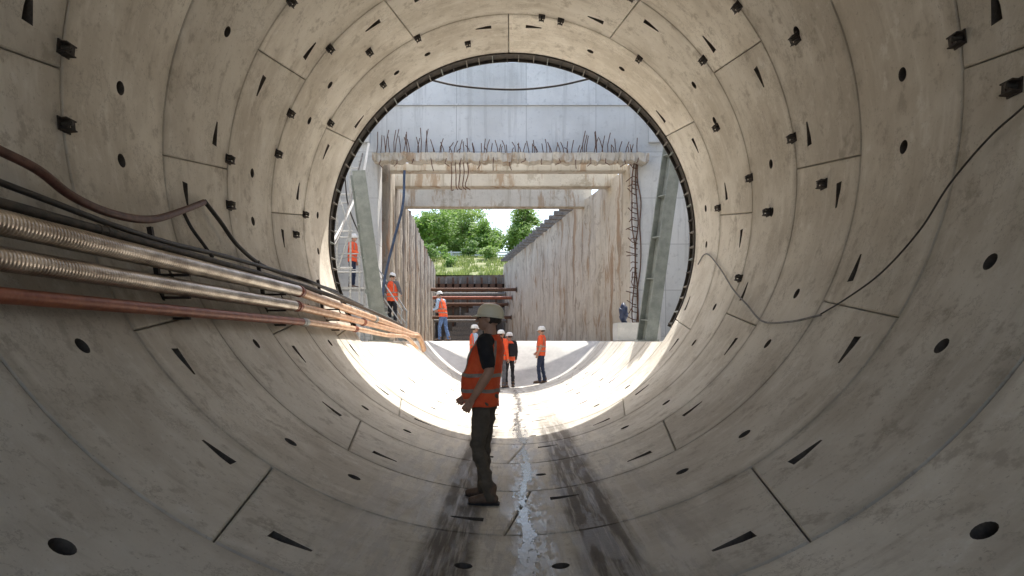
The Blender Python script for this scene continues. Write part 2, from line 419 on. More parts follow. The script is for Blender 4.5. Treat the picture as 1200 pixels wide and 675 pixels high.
# ------------------------------------------------------------------ pipes on left wall
def pipe(nm, pts, r, m, label, rib=False, collars=(), n=1):
    t = empty(nm, pts[0]); o0 = Vector(pts[0])
    tag(t, label, 'pipe')
    bm = bmesh.new()
    if rib:
        a, b = Vector(pts[0]), Vector(pts[-1]); k = int((b-a).length/.008)
        tube(bm, [p-o0 for p in lin(a, b, k)], r, 22, lambda i: r*(1+.022*math.sin(i*2*PI/4.0)+.010*math.sin(i*.075)+.006*math.sin(i*.031)))
    else: tube(bm, [p-o0 for p in cr(pts, 8)], r, 16)
    mk('pipe_run', bm, m, t, 60)
    for cp, cm in collars:
        bm = bmesh.new(); M = Matrix.Translation(Vector(cp)-o0) @ Matrix.Rotation(PI/2, 4, 'X')
        bmesh.ops.create_cone(bm, cap_ends=True, segments=24, radius1=r*1.28, radius2=r*1.28, depth=.05, matrix=M)
        bmesh.ops.create_cone(bm, cap_ends=True, segments=24, radius1=r*1.12, radius2=r*1.12, depth=.22, matrix=M)
        mk('collar', bm, cm, t, 40)
    return t
zz = CAMZ
pipe('wrapped_pipe', [(-2.84, 2.3, zz+.655), (-2.84, 9.0, zz+.655)], .074, M_silver, 'upper of the two thick spiral-wrapped pipes along the left tunnel wall', True)
pipe('wrapped_pipe', [(-2.85, 2.3, zz+.455), (-2.85, 8.9, zz+.455)], .071, M_silver, 'lower of the two thick spiral-wrapped pipes along the left tunnel wall', True)
pipe('steel_pipe', [(-2.83, 2.3, zz+.25), (-2.83, 6, zz+.25), (-2.83, 9.4, zz+.25)], .048, M_redpipe, 'red-brown pipe running lowest along the left tunnel wall', False, [((-2.83, 9.3, zz+.25), M_galv)])
pipe('steel_pipe', [(-2.84, 9.02, zz+.655), (-2.83, 12, zz+.53), (-2.8, 15, zz+.40), (-2.74, 18.5, zz+.20), (-2.62, 19.2, zz+.12), (-2.5, 19.5, zz-.25)], .062, M_copper, 'topmost tan pipe sloping down from the wrapped pipes to the trough edge', False, [((-2.84, 9.1, zz+.655), M_redpipe), ((-2.81, 14, zz+.44), M_galv)])
pipe('steel_pipe', [(-2.85, 8.92, zz+.455), (-2.85, 12, zz+.38), (-2.8, 15, zz+.28), (-2.72, 18.2, zz+.14), (-2.58, 18.9, zz+.08), (-2.46, 19.1, zz-.3)], .058, M_copper, 'middle tan pipe continuing the lower wrapped pipe to the trough edge', False, [((-2.85, 9.05, zz+.455), M_redpipe), ((-2.84, 13, zz+.35), M_redpipe)])
pipe('steel_pipe', [(-2.83, 9.42, zz+.25), (-2.8, 12.5, zz+.2), (-2.78, 15, zz+.12), (-2.7, 17.4, zz+.08), (-2.5, 18.0, zz-.2)], .046, M_copper, 'lowest and thinnest tan pipe dropping over the left trough edge', False, [((-2.8, 12.2, zz+.205), M_redpipe)])
pipe('steel_pipe', [(-2.97, 2.3, zz+.80), (-2.97, 6, zz+.79), (-2.96, 10, zz+.76), (-2.93, 14, zz+.62), (-2.9, 18, zz+.4)], .034, M_dark, 'dark thin pipe running just above the wrapped pipes on the left wall', False, [((-2.97, 5.0, zz+.795), M_dark)])
for k, Y in enumerate((3.2, 5.9, 8.4, 11.0)):
    t = empty('pipe_support', (-3.0, Y, zz+.05)); tag(t, ['nearest', 'second nearest', 'third nearest', 'farthest'][k]+' black steel pipe support on the left wall', 'pipe support', 'black pipe supports on the left wall')
    bm = bmesh.new(); tA = (-2.975, Y, zz+.02) ; tB = (-3.13, Y, zz+.98)
    o0 = Vector(t.location)
    beam(bm, Vector(tA)-o0, Vector(tB)-o0, .04, .04); mk('upright', bm, M_brk, t)
    for dz in (.565, .37, .19):
        f = (Y-9)/12 if Y > 9 else 0
        z = zz+dz-max(0, f)*dz*.7; xw = -math.sqrt(R*R-(CZ-z)**2)
        bm = bmesh.new(); beam(bm, Vector((xw-.02, Y, z))-o0, Vector((-2.78, Y, z))-o0, .03, .022)
        mk('arm', bm, M_brk, t)
def wp(px, py, off=.05):
    th, Y = wall_at(px, py); return P(th, Y, off)
cableobj('hose', [wp(-30, 178, .12), wp(20, 205, .14), wp(60, 238, .16), wp(110, 258, .16), wp(160, 262, .14), wp(205, 248, .1), wp(232, 238, .06)], .034, M_brown, 'thick brown hose sagging along the left wall above the pipes', 'hose')
cableobj('hose', [wp(-30, 215, .1), wp(40, 245, .14), wp(110, 272, .16), wp(180, 292, .16), wp(250, 306, .15), wp(330, 326, .14), (-2.86, 10, zz+.82), (-2.85, 13, zz+.66)], .024, M_rubber, 'black hose lying along the top of the pipe bundle', 'hose')
cableobj('hose', [wp(234, 236, .05), wp(248, 262, .10), wp(268, 292, .12), wp(300, 316, .12), wp(345, 331, .12), wp(385, 345, .16)], .024, M_rubber, 'short black hose dropping from a bracket to the pipes on left wall', 'hose')
cableobj('hose', [wp(207, 248, .06), wp(213, 270, .1), wp(222, 290, .14), wp(232, 308, .16)], .018, M_rubber, 'short black loop of hose hanging beside the brown hose end', 'hose')
cableobj('cable', [wp(1215, 118, .04), wp(1200, 130, .03), wp(1165, 165, .05), wp(1120, 218, .05), wp(1085, 272, .05), wp(1040, 320, .04), wp(1000, 350, .04), wp(965, 370, .03)], .0078, M_dcable, 'dark thin cable drooping across the near right tunnel wall', 'cable')
cableobj('cable', [wp(965, 371, .03), wp(930, 380, .05), wp(898, 379, .05), wp(878, 358, .04), wp(862, 340, .04), wp(848, 318, .03), wp(834, 300, .03), wp(826, 299, .02), wp(820, 310, .03)], .011, M_grey, 'grey cable looping low across the right wall towards the mouth', 'cable')
cableobj('cable', [at(498, 92, 14), at(540, 101, 14), at(600, 105, 14), at(650, 101, 14), at(692, 92, 14)], .022, M_rubber, 'black cable sagging across the top of the opening', 'cable')
cableobj('hose', [at(474, 200, 21), at(472, 240, 20.8), at(462, 280, 20.6), at(452, 320, 20.4), at(448, 350, 20.2)], .04, M_blue, 'dark blue hose hanging down beside the left steel brace', 'hose')
cableobj('hose', [at(432, 168, 18), at(424, 210, 17.6), at(408, 250, 16.8), at(384, 292, 15.5), at(352, 322, 13.4)], .03, M_fence, 'white hose slanting down at the left of the mouth', 'hose')
cableobj('hose', [at(425, 180, 17.5), at(412, 230, 17), at(396, 280, 16), at(372, 310, 14.8), at(356, 326, 13.6)], .022, M_grey, 'thin grey hose slanting beside the white one at the mouth', 'hose')
cableobj('cable', [at(404, 205, 17), at(408, 240, 17), at(420, 272, 17.2), at(434, 300, 17.6), at(440, 340, 18)], .018, M_rubber, 'black cable hanging in a loop in front of the scaffold', 'cable')

# ------------------------------------------------------------------ shaft chamber
def wallbox(nm, x0, x1, y0, y1, z0, z1, m, label, cat):
    bm = bmesh.new(); c = ((x0+x1)/2, (y0+y1)/2, z0)
    bxx(bm, x0-c[0], x1-c[0], y0-c[1], y1-c[1], 0, z1-z0, .02); o = mk(nm, bm, m); o.location = c; tag(o, label, cat); return o
def holed(y0, y1, rr, half, up, dn_):
    bm = bmesh.new(); n = 72; inn = []; out = []
    for k in range(n):
        a = 2*PI*k/n; s, c_ = math.sin(a), -math.cos(a)
        inn.append((rr*s, CZ+rr*c_))
        sc = min(half/abs(s) if abs(s) > 1e-6 else 99, (up if c_ > 0 else dn_)/abs(c_) if abs(c_) > 1e-6 else 99)
        out.append((sc*s, CZ+sc*c_))
    def rg(pts, y): return [bm.verts.new((x, y, z)) for x, z in pts]
    a0, b0, a1, b1 = rg(inn, y0), rg(out, y0), rg(inn, y1), rg(out, y1)
    for k in range(n):
        j = (k+1) % n
        for q in ((a0[k], a0[j], b0[j], b0[k]), (a1[k], b1[k], b1[j], a1[j]), (a0[k], a1[k], a1[j], a0[j]), (b0[k], b0[j], b1[j], b1[k])): bm.faces.new(q)
    return bm
tag(mk('head_wall', holed(12.68, 13.3, 3.6, 6.19, 7.8, 5.5), M_wall), 'concrete head wall pierced by the round tunnel mouth', 'wall')
tag(mk('added_rear_opening', holed(-4.6, -4.0, 3.79, 14, 4.4, 4.0), M_wall), kind='structure')  # added, out of view: open rear end that lets sky light into the tunnel
wallbox('shaft_wall', 6.2, 6.9, 12.68, 24.8, -.5, 11.2, M_wall, 'right side wall of the open shaft beyond the tunnel mouth', 'wall')
wallbox('shaft_wall', -6.9, -6.2, 12.68, 24.8, -.5, 11.2, M_wall, 'left side wall of the open shaft beyond the tunnel mouth', 'wall')
t = empty('cross_wall', (0, 24.4, 1.45)); tag(t, 'tall pale grey concrete wall spanning the shaft above the gantry beams', 'wall')
for nm, q in (('upper_wall', (-6.198, 6.198, 24, 24.8, 7.92, 11.25)), ('right_pier', (4.3, 6.198, 24, 24.8, 1.4, 7.918)), ('left_pier', (-6.198, -4.72, 24, 24.8, 1.4, 7.918))):
    bm = bmesh.new(); bxx(bm, q[0], q[1], q[2]-24.4, q[3]-24.4, q[4]-1.45, q[5]-1.45, .015); mk(nm, bm, M_wall, t)
bm = bmesh.new()
for x in (-5.2, 5.0): bxx(bm, x-.22, x+.22, 23.82-24.4, 23.998-24.4, 8.4-1.45, 11.1-1.45, .01)
for z in (9.72,): bxx(bm, -4.9, 4.7, 23.94-24.4, 23.998-24.4, z-1.45, z+.06-1.45)
mk('pilaster', bm, M_wall, t)
# broken ledge with rebar
t = empty('ledge_beam', (0, 23.7, 7.7)); tag(t, 'broken concrete ledge bristling with rusty rebar across the shaft', 'beam')
bm = bmesh.new(); n = 150; rows = []
for i in range(n+1):
    x = -4.8+9.5*i/n; nz = .09*noise.noise(Vector((x*2.3, 0, 0)))+.07*noise.noise(Vector((x*8, 0, 0)))+.05*noise.noise(Vector((x*23, 0, 0))); n2 = .06*noise.noise(Vector((x*6, 9, 0)))
    rows.append([bm.verts.new((x, yy, z)) for yy, z in ((-.35+n2, .20+nz*.5), (-.1, .26+n2*.6), (.298, .24), (.298, -.05+nz), (-.30+nz, -.05+nz*1.3))])
for i in range(n):
    for k in range(5): bm.faces.new((rows[i][k], rows[i][(k+1) % 5], rows[i+1][(k+1) % 5], rows[i+1][k]))
bm.faces.new(rows[0]); bm.faces.new(rows[-1][::-1]); mk('ledge', bm, M_beam, t)
for k in range(99):
    x = -4.7+9.1*(k+random.random())/99; left = x < -2.9; bm = bmesh.new()
    if k % 6 == 2:
        h = -random.uniform(.15, .45); pts = [(x, -.28, .05), (x+random.uniform(-.08, .08), -.38, h*.6), (x+random.uniform(-.18, .18), -.42, h)]
    else:
        h = random.uniform(.5, .85) if (left or (x > 2.4 and x < 3.4)) else random.uniform(.25, .5)
        lean = random.uniform(-.16, .16)
        pts = [(x, random.uniform(-.3, .1), .15), (x+lean*.3, random.uniform(-.3, .1), .2+h*.5), (x+lean, random.uniform(-.4, .05), .2+h)]
    tube(bm, pts, .0155, 5); mk('rebar', bm, M_rust, t)
t = empty('rebar_cluster', at(538, 200, 23.2)); tag(t, 'dangling bundle of bent rebar under the left of the ledge', 'rebar'); 
for k in range(5):
    bm = bmesh.new(); x = -.28+.14*k; tube(bm, cr([(x, .1, .3), (x+.03, 0, -.1), (x+random.uniform(-.08, .08), 0, -.45-.2*random.random()), (x+.1, .0, -.65)], 4), .018, 5); mk('rebar', bm, M_rust, t)
XR = lambda y: 4.3-(y-24.8)*.1335
XL = lambda y: -4.72-(y-24.8)*.065
for i, (y, z0, z1) in enumerate(((27.4, 7.66, 8.36), (31.6, 7.66, 8.66))):
    wallbox('cross_beam', XL(y)-.3, XR(y)+.3, y, y+.6, z0, z1, M_beam, ['nearer', 'farther'][i]+' of the two wide pale beams crossing behind the ledge', 'beam')
wallbox('cross_beam', -4.9, 4.3, 25.3, 25.8, 7.76, 8.05, M_beam, 'slim concrete beam close behind the rebar ledge', 'beam')

# slabs
bm = bmesh.new(); bxx(bm, -6.2, -2.79, 13.31, 24.8, .6, SLAB)
bxx(bm, 2.79, 6.2, 13.31, 24.8, .6, SLAB)
tag(mk('floor', bm, M_slab), kind='structure')
bm = bmesh.new(); nx, ny = 40, 14; g = []
for j in range(ny+1):
    t_ = j/ny; y = 21.66+t_*2.0; f = t_*t_*(3-2*t_)
    row = []
    for i in range(nx+1):
        th = rad(-55)+rad(110)*i/nx; x = R*math.sin(th); z = CZ-R*math.cos(th)
        row.append(bm.verts.new((x, y, z+(SLAB-z)*f)))
    g.append(row)
for j in range(ny):
    for i in range(nx): bm.faces.new((g[j][i], g[j][i+1], g[j+1][i+1], g[j+1][i]))
vv = [bm.verts.new((x, y, SLAB-.002)) for x, y in ((-2.79, 23.66), (2.79, 23.66), (2.79, 24.8), (-2.79, 24.8))]; bm.faces.new(vv)
tag(mk('slope', bm, M_slab, None, 60), kind='structure')
bm = bmesh.new(); vv = [bm.verts.new(p) for p in ((-8, 24.8, SLAB), (6, 24.8, SLAB), (6, 66, SLAB), (-9, 66, SLAB))]; bm.faces.new(vv)
tag(mk('pit_floor', bm, M_pit), kind='structure')

# pit walls
def slantwall(nm, a, b, thick, z0, za, zb, m, label, n=24, amp=.03):
    a = Vector((a[0], a[1], 0)); b = Vector((b[0], b[1], 0)); d = (b-a); nrm = Vector((d.y, -d.x, 0)).normalized()*thick; un = nrm.normalized()
    t = empty(nm, (a.x, a.y, z0)); tag(t, label, 'wall'); bm = bmesh.new(); rows = []; nz = 12
    for i in range(n+1):
        p = d*(i/n); zt = za+(zb-za)*i/n-z0
        prof = []
        for j in range(nz+1):
            z = zt*j/nz; w = amp*(noise.noise(Vector((i*.6, z*.9, 4)))+.6*noise.noise(Vector((i*.31, z*2.3, 9))))
            prof.append(bm.verts.new((p.x+un.x*w, p.y+un.y*w, z)))
        prof += [bm.verts.new((p.x+nrm.x, p.y+nrm.y, zt)), bm.verts.new((p.x+nrm.x, p.y+nrm.y, 0))]
        rows.append(prof)
    M_ = nz+3
    for i in range(n):
        for k in range(M_): bm.faces.new((rows[i][k], rows[i][(k+1) % M_], rows[i+1][(k+1) % M_], rows[i+1][k]))
    bm.faces.new(rows[0]); bm.faces.new(rows[-1][::-1]); mk('wall_face', bm, m, t, 45)
    return t, d, nrm
t, d, nr = slantwall('retaining_wall', (4.3, 24.802), (-.8, 63), .8, SLAB, 7.9, 8.4, M_beige, 'long stained beige concrete wall along the right of the open pit', 90, .11)
dn = d.normalized()
for k in range(20):
    s = 8.5+k*1.4; p = dn*s; bm = bmesh.new()
    zt = 7.9+.5*s/38-SLAB
    beam(bm, p+nr*.7+Vector((0, 0, zt+.12)), p-nr.normalized()*.6+Vector((0, 0, zt+.12)), .30, .22); mk('bracket_beam', bm, M_tooth, t)
bm = bmesh.new(); beam(bm, dn*8+Vector((0, 0, 7.95-SLAB+.35))+nr*.5, dn*38+Vector((0, 0, 8.5-SLAB+.37))+nr*.5, .2, .4); mk('coping', bm, M_tooth, t)
for k in range(34):
    z = .3+6.1*(k+random.random())/34; bm = bmesh.new(); yy = random.uniform(.0, .15)
    tube(bm, [(0.1, -.9+yy, z), (-.08, -.93, z+.03), (-.08-random.uniform(.0, .25), -.95, z+random.uniform(-.22, .22))], .017, 5); mk('rebar', bm, M_rust, t)
for x in (-.03, .06, .16):
    bm = bmesh.new(); tube(bm, cr([(x+random.uniform(-.07, .07), -.86, .1+.8*i) for i in range(9)], 4), .022, 5); mk('rebar', bm, M_rust, t)
# left pile wall
t = empty('pile_wall', (-4.72, 24.9, SLAB)); tag(t, 'row of stained concrete piles along the left of the open pit', 'wall')
a = Vector((0, 0, 0)); b = Vector((-2.4, 36.5, 0)); n = 30
for k in range(n):
    p = a.lerp(b, (k/(n-1))**1.15); bm = bmesh.new(); rr = .36
    segs = 14; zs_ = [6.4*i/14 for i in range(14)]+[6.4+.25*random.random()]
    rf = [rr*(1+.14*noise.noise(Vector((k*3.1, z*1.7, 0)))) for z in zs_]
    tube(bm, [(p.x-.15, p.y+.35, z) for z in zs_], rr, segs, lambda i: rf[i]); mk('pile', bm, M_pile if k % 3 else M_pit, t, 50)
bm = bmesh.new(); beam(bm, Vector((-.95, .0, 3.2)), b+Vector((-.95, 0, 3.2)), .5, 6.4); mk('backing', bm, M_pit, t)
t2, d2, n2 = slantwall('retaining_wall', (-8.2, 62.4), (.6, 62.4), -.8, SLAB, 7.3, 7.5, M_pit, 'dark stepped end wall closing the pit below the trees', 30, .1)
for k, z in enumerate((5.0, 3.2)):
    bm = bmesh.new(); beam(bm, (.7, -.25, z), (7.6, -.25, z), .3, .35); mk('waler', bm, M_rust, t2)
for k in range(11):
    bm = bmesh.new(); beam(bm, (.9+.65*k, -.3, .05), (.9+.65*k, -.3, 5.75), .16, .2); mk('soldier_pile', bm, M_rust if k % 2 else M_tooth, t2)
bm = bmesh.new()
for k in range(8): bxx(bm, 2.2+.35*k, 5.6, -2.6+.3*k, -.4, .42*k, .42*(k+1)-.01)
mk('steps', bm, M_tooth, t2)
for k, (y, z) in enumerate(((54, 5.5), (56.5, 5.0), (59, 4.6), (60.6, 5.6), (57, 3.4), (60, 3.2))):
    t = empty('strut', (XL(y), y, z)); lv = 'upper' if z > 4 else 'lower'
    nn = (['nearest', 'second nearest', 'third nearest', 'farthest'][k] if k < 4 else ['nearer', 'farther'][k-4])
    tag(t, nn+' rusty tubular strut of the '+lv+' row across the pit', 'strut', 'rusty struts across the pit')
    L = XR(y)-XL(y); bm = bmesh.new(); tube(bm, lin((.1, 0, 0), (L-.05, 0, 0), 2), .13, 14); mk('tube', bm, (M_rust, M_redpipe, M_rust, M_tooth, M_rust, M_tooth)[k], t, 50)
    for xx in (.12, L-.08):
        bm = bmesh.new(); box(bm, (xx, 0, 0), (.05, .4, .4)); mk('end_plate', bm, M_rust, t)
# steel braces at the mouth
def brace(a, b, label):
    a = Vector(a); b = Vector(b); t = empty('steel_brace', b); tag(t, label, 'brace', None)
    q = (a-b); u = q.normalized(); side = Vector((1, .35, 0)); side = (side-u*side.dot(u)).normalized(); dep = u.cross(side)
    Mx = Matrix((side, dep, u)).transposed()
    for nm, o_, s_ in (('web', (0, 0), (.03, .36)), ('front_flange', (0, -.195), (.30, .028)), ('rear_flange', (0, .195), (.30, .028))):
        bm = bmesh.new(); box(bm, q/2+side*o_[0]+dep*o_[1], (s_[0], s_[1], q.length), Mx); mk(nm, bm, M_green, t)
    bm = bmesh.new(); box(bm, (0, 0, .02), (.5, .5, .04)); mk('base_plate', bm, M_green, t)
    for k in range(5):
        bm = bmesh.new(); box(bm, q*(k+.5)/5, (.26, .355, .02), Mx); mk('stiffener', bm, M_green, t)
brace((-3.62, 16, 5.4), (-3.07, 16, SLAB+.0), 'grey-green steel brace leaning outward at the left of the opening')
brace((3.82, 16, 6.3), (3.15, 16, SLAB+.0), 'grey-green steel brace leaning outward at the right of the opening')
wallbox('concrete_block', 2.95, 4.15, 19, 20, SLAB, SLAB+.52, M_block, 'low pale concrete block at the right edge of the trough', 'block')
bm = bmesh.new()
bmesh.ops.create_icosphere(bm, subdivisions=4, radius=.2)
for v in bm.verts: v.co = Vector((v.co.x*.6, v.co.y*.8, v.co.z*1.5+.26)); v.co += v.co.normalized()*.09*noise.noise(v.co*7)
o = mk('sack', bm, M_bag, None, 60); o.location = (3.15, 19.3, SLAB+.52); tag(o, 'dark blue sack standing on the pale concrete block', 'sack')
# scaffold frame at left
t = empty('scaffold', (-4.55, 18.6, SLAB)); tag(t, 'thin tubular scaffold frame behind the left leaning brace', 'scaffold')
for x in (-.5, .15):
    for y in (0, 1.1):
        bm = bmesh.new(); tube(bm, [(x, y, 0), (x, y, 5.2)], .028, 8); mk('standard', bm, M_galv, t)
for z in (1.0, 2.0, 3.0, 4.0, 5.0):
    for y in (0, 1.1):
        bm = bmesh.new(); tube(bm, [(-.55, y, z), (.2, y, z)], .024, 8); mk('ledger', bm, M_galv, t)
bm = bmesh.new(); tube(bm, [(-.5, -.03, 1), (.15, -.03, 3)], .02, 8); tube(bm, [(.15, -.03, 3), (-.5, -.03, 5)], .02, 8); mk('diagonal', bm, M_galv, t)
# staircase at left
t = empty('metal_staircase', (-4.6, 22, SLAB)); tag(t, 'steep metal stairs with landing at left where two workers stand', 'stairs')
ZP = 3.15-SLAB
bm = bmesh.new(); bxx(bm, -1.5, 0, -.55, .55, ZP-.06, ZP); mk('landing', bm, M_galv, t)
for x in (-1.45, -.05):
    for y in (-.5, .5):
        bm = bmesh.new(); tube(bm, [(x, y, 0), (x, y, ZP+1.05)], .03, 8); mk('post', bm, M_galv, t)
for y in (-.5, .5):
    bm = bmesh.new(); tube(bm, [(-1.45, y, ZP+1.05), (-.05, y, ZP+1.05), (1.15, y, .95)], .024, 8); tube(bm, [(-1.45, y, ZP+.55), (-.05, y, ZP+.55), (1.15, y, .5)], .018, 8); mk('handrail', bm, M_galv, t)
    bm = bmesh.new(); beam(bm, (0, y, ZP-.06), (1.15, y, .02), .05, .16); mk('stringer', bm, M_green, t)
    bm = bmesh.new(); tube(bm, [(1.12, y, 0), (1.12, y, .98)], .025, 8); mk('post', bm, M_galv, t)
for k in range(8):
    bm = bmesh.new(); bxx(bm, .04+.135*k, .24+.135*k, -.47, .47, ZP-.19*(k+1)-.03, ZP-.19*(k+1)); mk('step', bm, M_galv, t)

# ------------------------------------------------------------------ ground beyond
def gh(x, y):
    t = min(1, max(0, (y-63)/27)); s = t*t*(3-2*t)
    return 7.45+4.6*s+.35*noise.noise(Vector((x*.25, y*.25, 0)))*min(1, (y-62)/6)
bm = bmesh.new()
def quad(pts): bm.faces.new([bm.verts.new(p) for p in pts])
G = 7.45
quad([(-400, -4.6, G), (400, -4.6, G), (400, 12.68, G), (-400, 12.68, G)])
quad([(-400, 12.68, G), (-6.9, 12.68, G), (-6.9, 24.8, G), (-400, 24.8, G)])
quad([(6.9, 12.68, G), (400, 12.68, G), (400, 24.8, G), (6.9, 24.8, G)])
quad([(-400, 24.8, G), (-5.6, 24.8, G), (-8.2, 62.4, G), (-400, 62.4, G)])
quad([(5.05, 24.8, G), (400, 24.8, G), (400, 62.4, G), (0, 62.4, G)])
xs = [-400, -200, -100, -60]+[-40+2*i for i in range(41)]+[60, 100, 200, 400]
ys = [62.4+i*1.5 for i in range(26)]+[110, 140, 200, 400, 1500]
g = [[bm.verts.new((x, y, gh(x, min(y, 101)))) for x in xs] for y in ys]
for j in range(len(ys)-1):
    for i in range(len(xs)-1): bm.faces.new((g[j][i], g[j][i+1], g[j+1][i+1], g[j+1][i]))
tag(mk('ground', bm, M_ground, None, 60), kind='structure')
bm = bmesh.new(); quad([(-400, -400, -.15), (400, -400, -.15), (400, -4.3, -.15), (-400, -4.3, -.15)])
tag(mk('added_bounce_floor', bm, M_slab), kind='structure')  # added unseen sunlit sheet, bounces light in from behind the camera
bm = bmesh.new()
for k in range(11000):
    y = 63+random.random()**1.2*30; x = random.uniform(-16, 6); z = gh(x, y); h = random.uniform(.15, .6); a = random.uniform(0, PI); w = random.uniform(.04, .12)
    if noise.noise(Vector((x*.4, y*.3, 5))) < -.2: continue
    dx, dy = math.cos(a)*w, math.sin(a)*w; lx = random.uniform(-.2, .2)
    bm.faces.new([bm.verts.new(p) for p in ((x-dx, y-dy, z-.05), (x+dx, y+dy, z-.05), (x+lx, y+lx*.5, z+h))])
tag(mk('grass', bm, M_grass, None, recalc=False), 'rough green grass and weeds on the slope above the pit end', 'grass', None, 'stuff')
# fence
t = empty('fence', (-16, 90, 11.9)); tag(t, 'pale low fence along the top of the grassy slope', 'fence')
bm = bmesh.new()
for z in (.35, .7, 1.05): bxx(bm, 0, 26, -.03, .03, z, z+.22)
mk('rail', bm, M_fence, t)
for k in range(14):
    bm = bmesh.new(); bxx(bm, k*2-.07, k*2+.07, -.12, -.035, -.4, 1.4); mk('post', bm, M_fence, t)
# trees
def leaves(bm, c, rx, rz, n, cl, size):
    cs = []
    for _ in range(cl):
        v = Vector((random.gauss(0, 1), random.gauss(0, 1), random.gauss(0, 1))).normalized()*random.random()**.4
        cs.append((c[0]+v.x*rx, c[1]+v.y*rx, c[2]+v.z*rz, random.uniform(.45, 1.05)))
    for _ in range(n):
        a = random.choice(cs); r = a[3]*rx*.36
        p = Vector((a[0], a[1], a[2]))+Vector((random.gauss(0, r*.6), random.gauss(0, r*.6), random.gauss(0, r*.5)))
        u = Vector((random.gauss(0, 1), random.gauss(0, 1), random.gauss(0, .6))).normalized(); v = u.orthogonal().normalized()
        s = size*random.uniform(.6, 1.3)
        bm.faces.new([bm.verts.new(q) for q in (p-u*s, p+v*s*.5, p+u*s, p-v*s*.5)])
def tree(x, y, h, w, m, label, dens=8000):
    z = gh(x, min(y, 101))-.1; t = empty('broadleaf_tree', (x, y, z)); tag(t, label, 'tree', None)
    bm = bmesh.new(); tube(bm, cr([(0, 0, 0), (.1, 0, h*.25), (-.05, .1, h*.5), (.1, 0, h*.85)], 4), .2, 8, lambda i: .22*(1-i/14.0))
    for k in range(7):
        a = k*2.3; zb = h*(.28+.07*k); tube(bm, [(0, 0, zb), (math.cos(a)*w*.2, math.sin(a)*w*.2, zb+h*.09), (math.cos(a)*w*.38, math.sin(a)*w*.38, zb+h*.2)], .06, 5, lambda i: .08-.03*i)
    mk('trunk', bm, M_bark, t, 60)
    bm = bmesh.new(); leaves(bm, (0, 0, h*.55), w*.48, h*.41, dens, 44, .24); mk('crown', bm, m, t, recalc=False)
tree(-11.6, 98, 9.4, 6.8, M_leaf[0], 'mid-green tree at the left of the view beyond the fence', 9000)
tree(-7.2, 104, 11.2, 7.4, M_leaf[2], 'tallest and broadest tree beyond the fence, centre of the group', 10000)
tree(-9.8, 114, 12.4, 7.6, M_leaf[1], 'dark tree standing behind the gap of the two front trees', 9000)
tree(-4.0, 97, 6.4, 5.6, M_leaf[0], 'short rounded tree at the right of the group beyond the fence', 7000)
tree(1.4, 100, 9.6, 5.0, M_leaf[2], 'light green tree standing alone above the top of the right pit wall', 7000)
tree(-15.5, 102, 9, 6, M_leaf[1], 'dark tree mostly hidden behind the left pit piles')
for k, (x, y, s, lb) in enumerate(((-8.8, 86, 1.4, 'rounded bush left of centre below the fence'), (-5.4, 87, 1.6, 'larger bush in the middle below the fence'), (-2.8, 84, 1.3, 'small bush near the right pit wall below the fence'), (-7.0, 76, 1.0, 'low bush halfway up the grassy slope'), (-10.0, 80, 1.8, 'bush beside the left piles on the grassy slope'))):
    t = empty('bush', (x, y, gh(x, y)-.1)); tag(t, lb, 'bush'); bm = bmesh.new(); leaves(bm, (0, 0, s*.7), s*.8, s*.6, 1600, 16, .15); mk('foliage', bm, M_leaf[k % 3], t, recalc=False)
    bm = bmesh.new(); tube(bm, [(0, 0, 0), (0, 0, s*.7)], .04, 5); mk('stem', bm, M_bark, t)

# ------------------------------------------------------------------ people
M_skin = simple('skin', (.42, .24, .165), (.50, .30, .21), 12, .55, world=False, bump=.05)
M_vest = simple('orange_vest', (.84, .085, .025), (.95, .15, .045), 6, .75, world=False, bump=.35, bdist=.01)
M_band = simple('reflective_band', (.26, .21, .17), (.40, .35, .30), 12, .45, world=False)
M_hatw = simple('white_helmet', (.75, .75, .72), (.8, .8, .78), 5, .3, world=False, bump=0)
M_hatb = simple('cream_helmet', (.82, .75, .56), (.86, .80, .63), 5, .35, world=False, bump=.05)
M_boot = simple('brown_boot', (.10, .062, .042), (.17, .11, .075), 12, .7, world=False)
M_hair = simple('hair', (.03, .022, .016), (.06, .045, .035), 40, .8, world=False)
M_eye = simple('eye', (.02, .015, .012), (.03, .02, .02), 5, .2, world=False, bump=0)
def cloth(n, a): return simple(n, a, tuple(min(1, c*1.35+.004) for c in a), 7, .9, world=False, bump=.4, bdist=.01)
M_tee = cloth('black_shirt', (.014, .014, .017)); M_khaki = cloth('dark_khaki', (.095, .077, .057)); M_navy = cloth('navy_trousers', (.025, .035, .07))
M_blk = cloth('black_trousers', (.018, .018, .022)); M_lblue = cloth('light_blue_shirt', (.35, .45, .58)); M_jeans = cloth('blue_jeans', (.09, .15, .28)); M_greysh = cloth('grey_shirt', (.12, .12, .13))
def ico(bm, c, r, M=None, sub=2):
    bmesh.ops.create_icosphere(bm, subdivisions=sub, radius=1, matrix=Matrix.Translation(c) @ (M or Matrix.Identity(4)) @ Matrix.Diagonal((r[0], r[1], r[2], 1)))
def cap(bm, a, b, r0, r1):
    a = Vector(a); b = Vector(b); d = b-a
    ico(bm, a, (r0,)*3); ico(bm, b, (r1,)*3)
    if d.length > 1e-4: bmesh.ops.create_cone(bm, cap_ends=True, segments=14, radius1=r0, radius2=r1, depth=d.length, matrix=Matrix.Translation((a+b)/2) @ quat_to(d).to_matrix().to_4x4())
